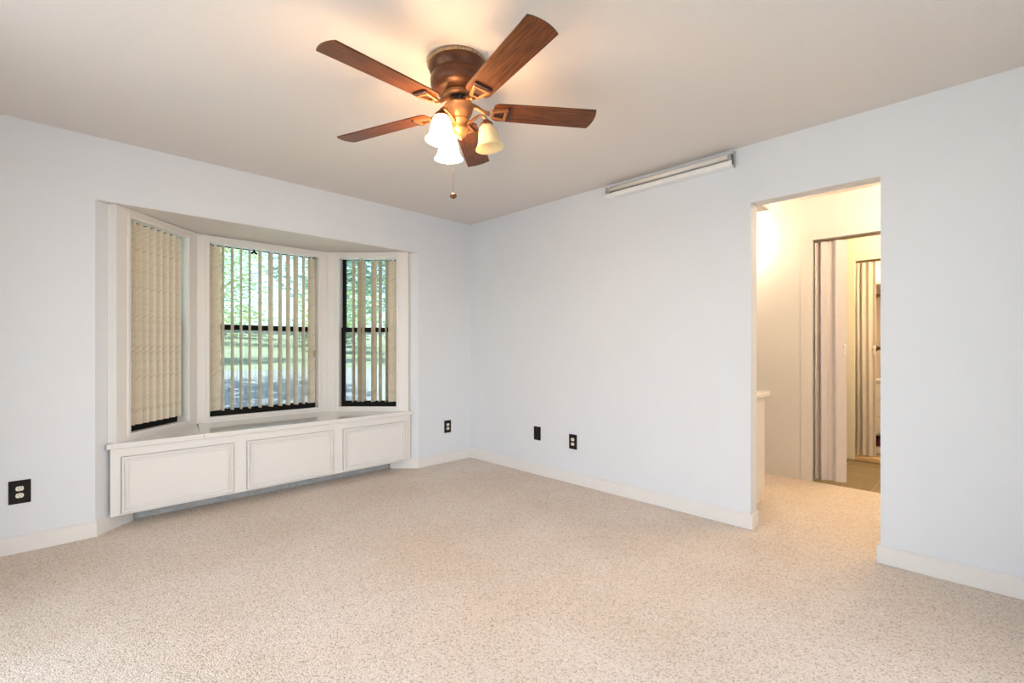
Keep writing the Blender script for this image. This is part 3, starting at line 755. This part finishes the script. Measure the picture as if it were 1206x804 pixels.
bm = BM(); add_box(bm, 6.41, 6.75, .55, .90, .0815, .165, .004); tag(obj('box', bm, M['maroon']), 'small dark maroon box at the bottom of the closet', 'box')

# ------------------------------------------------------------------ outdoors: sloping lawn and trees
def gz(x, y):
    d = max(0, y - 9); return -.45 + .055 * d + .25 * math.sin(x * .13 + 1) * min(1, d / 10)
bm = BM(); nx, ny = 50, 50; g = []
for j in range(ny + 1):
    y = 4.4 + 75 * (j / ny) ** 1.5; row = []
    for i in range(nx + 1):
        x = -55 + 120 * i / nx; row.append(bm.verts.new((x, y, gz(x, y))))
    g.append(row)
for j in range(ny):
    for i in range(nx):
        f = bm.faces.new((g[j][i], g[j][i + 1], g[j + 1][i + 1], g[j + 1][i])); f.smooth = True
struct('floor_lawn', bm, M['lawn'], None, 'sunlit lawn outside the bay window', 'lawn')

bm = BM(); rows = []
for j in range(13):
    y = 9.0 + 9.5 * j / 12; rows.append([bm.verts.new((-40 + 90 * i / 30, y, gz(-40 + 90 * i / 30, y) + .03)) for i in range(31)])
for p, q in zip(rows, rows[1:]):
    for i in range(30): bm.faces.new((p[i], p[i + 1], q[i + 1], q[i]))
struct('floor_driveway', bm, M['pave'], None, 'grey paved strip outside the bay window in dappled shade', 'driveway')

def tree(x, y, h, cr, m, label, n=2600, lean=.0, ch=None):
    z = gz(x, y) - .1
    rnd = random.Random(int(x * 31 + y * 7))
    t = thing('tree', label, 'tree', (x, y, z), group='trees on the lawn outside')
    bm = BM(); r = .035 * h * .6
    add_tube(bm, [(0, 0, 0), (.02 * h * lean, 0, h * .2), (.08 * h * lean, .01 * h, h * .45), (.1 * h * lean, 0, h * .8)], [r * 1.3, r, r * .8, r * .3], 12)
    for k in range(6):
        a = k * 1.1 + rnd.random(); z0 = h * (.38 + .06 * k); L = cr * (.85 - .08 * k)
        add_tube(bm, [(.06 * h * lean, 0, z0), (L * .5 * math.cos(a), L * .5 * math.sin(a), z0 + L * .35), (L * math.cos(a), L * math.sin(a), z0 + L * .5)], [r * .45, r * .3, r * .1], 7)
    obj('trunk', bm, M['bark'], t)
    bm = BM(); ch = ch or h * .36
    blobs = [(Vector((rnd.uniform(-.6, .6) * cr, rnd.uniform(-.6, .6) * cr, h - ch + rnd.uniform(-.75, .6) * ch)), rnd.uniform(.35, .55) * cr) for _ in range(14)]
    for i in range(n):
        c, br = rnd.choice(blobs)
        d = Vector((rnd.gauss(0, 1), rnd.gauss(0, 1), rnd.gauss(0, 1))).normalized() * br * rnd.uniform(.5, 1.0) ** .5
        p = c + d; s = rnd.uniform(.10, .24)
        q = Matrix.Translation(p) @ Matrix.Rotation(rnd.uniform(0, 6.3), 4, 'Z') @ Matrix.Rotation(rnd.uniform(-1.2, 1.2), 4, 'X')
        vs = [bm.verts.new(q @ Vector(v)) for v in ((-s, 0, 0), (0, -s * .45, .02), (s, 0, 0), (0, s * .45, .02))]
        bm.faces.new(vs)
    obj('foliage', bm, m, t)
tree(9.6, 21.5, 9, 3.0, M['leaf3'], 'grey-green tree shading the lawn between the middle and right bay windows', lean=-.2)
tree(2.2, 21.5, 9, 2.8, M['leaf'], 'mid green tree at the left edge of the middle window', lean=.3)
tree(13.5, 30, 8, 3.2, M['leaf2'], 'pale green tree nearest behind the middle of the lawn', 2600, ch=4)
tree(20.5, 27, 9, 3.2, M['leaf2'], 'pale green tree seen through the right bay window', ch=4.5)
tree(27, 33, 9, 3.6, M['leaf'], 'mid green low tree behind the right bay window', ch=4.5)
tree(8, 38, 9, 4.2, M['leaf2'], 'tall pale distant tree behind the left of the middle window', 3400, ch=5)
tree(18, 40, 10, 4.4, M['leaf3'], 'tall grey-green distant tree behind the right of the middle window', 3400, ch=5.5)
tree(28, 45, 11, 4.6, M['leaf3'], 'broad distant grey-green tree at the back right of the lawn', 3200, ch=6)
tree(12, 52, 13, 5.0, M['leaf'], 'most distant tree at the back of the lawn', 3400, ch=7)
tree(.3, 11.6, 9, 3.1, M['leaf3'], 'large grey-green tree just outside the left bay window', 1500)
tree(-5.5, 15, 9, 3.0, M['leaf'], 'mid green tree outside, left of the bay window')
tree(37, 38, 12, 4.6, M['leaf2'], 'broad pale distant tree at the far right of the lawn', 3200, ch=6.5)
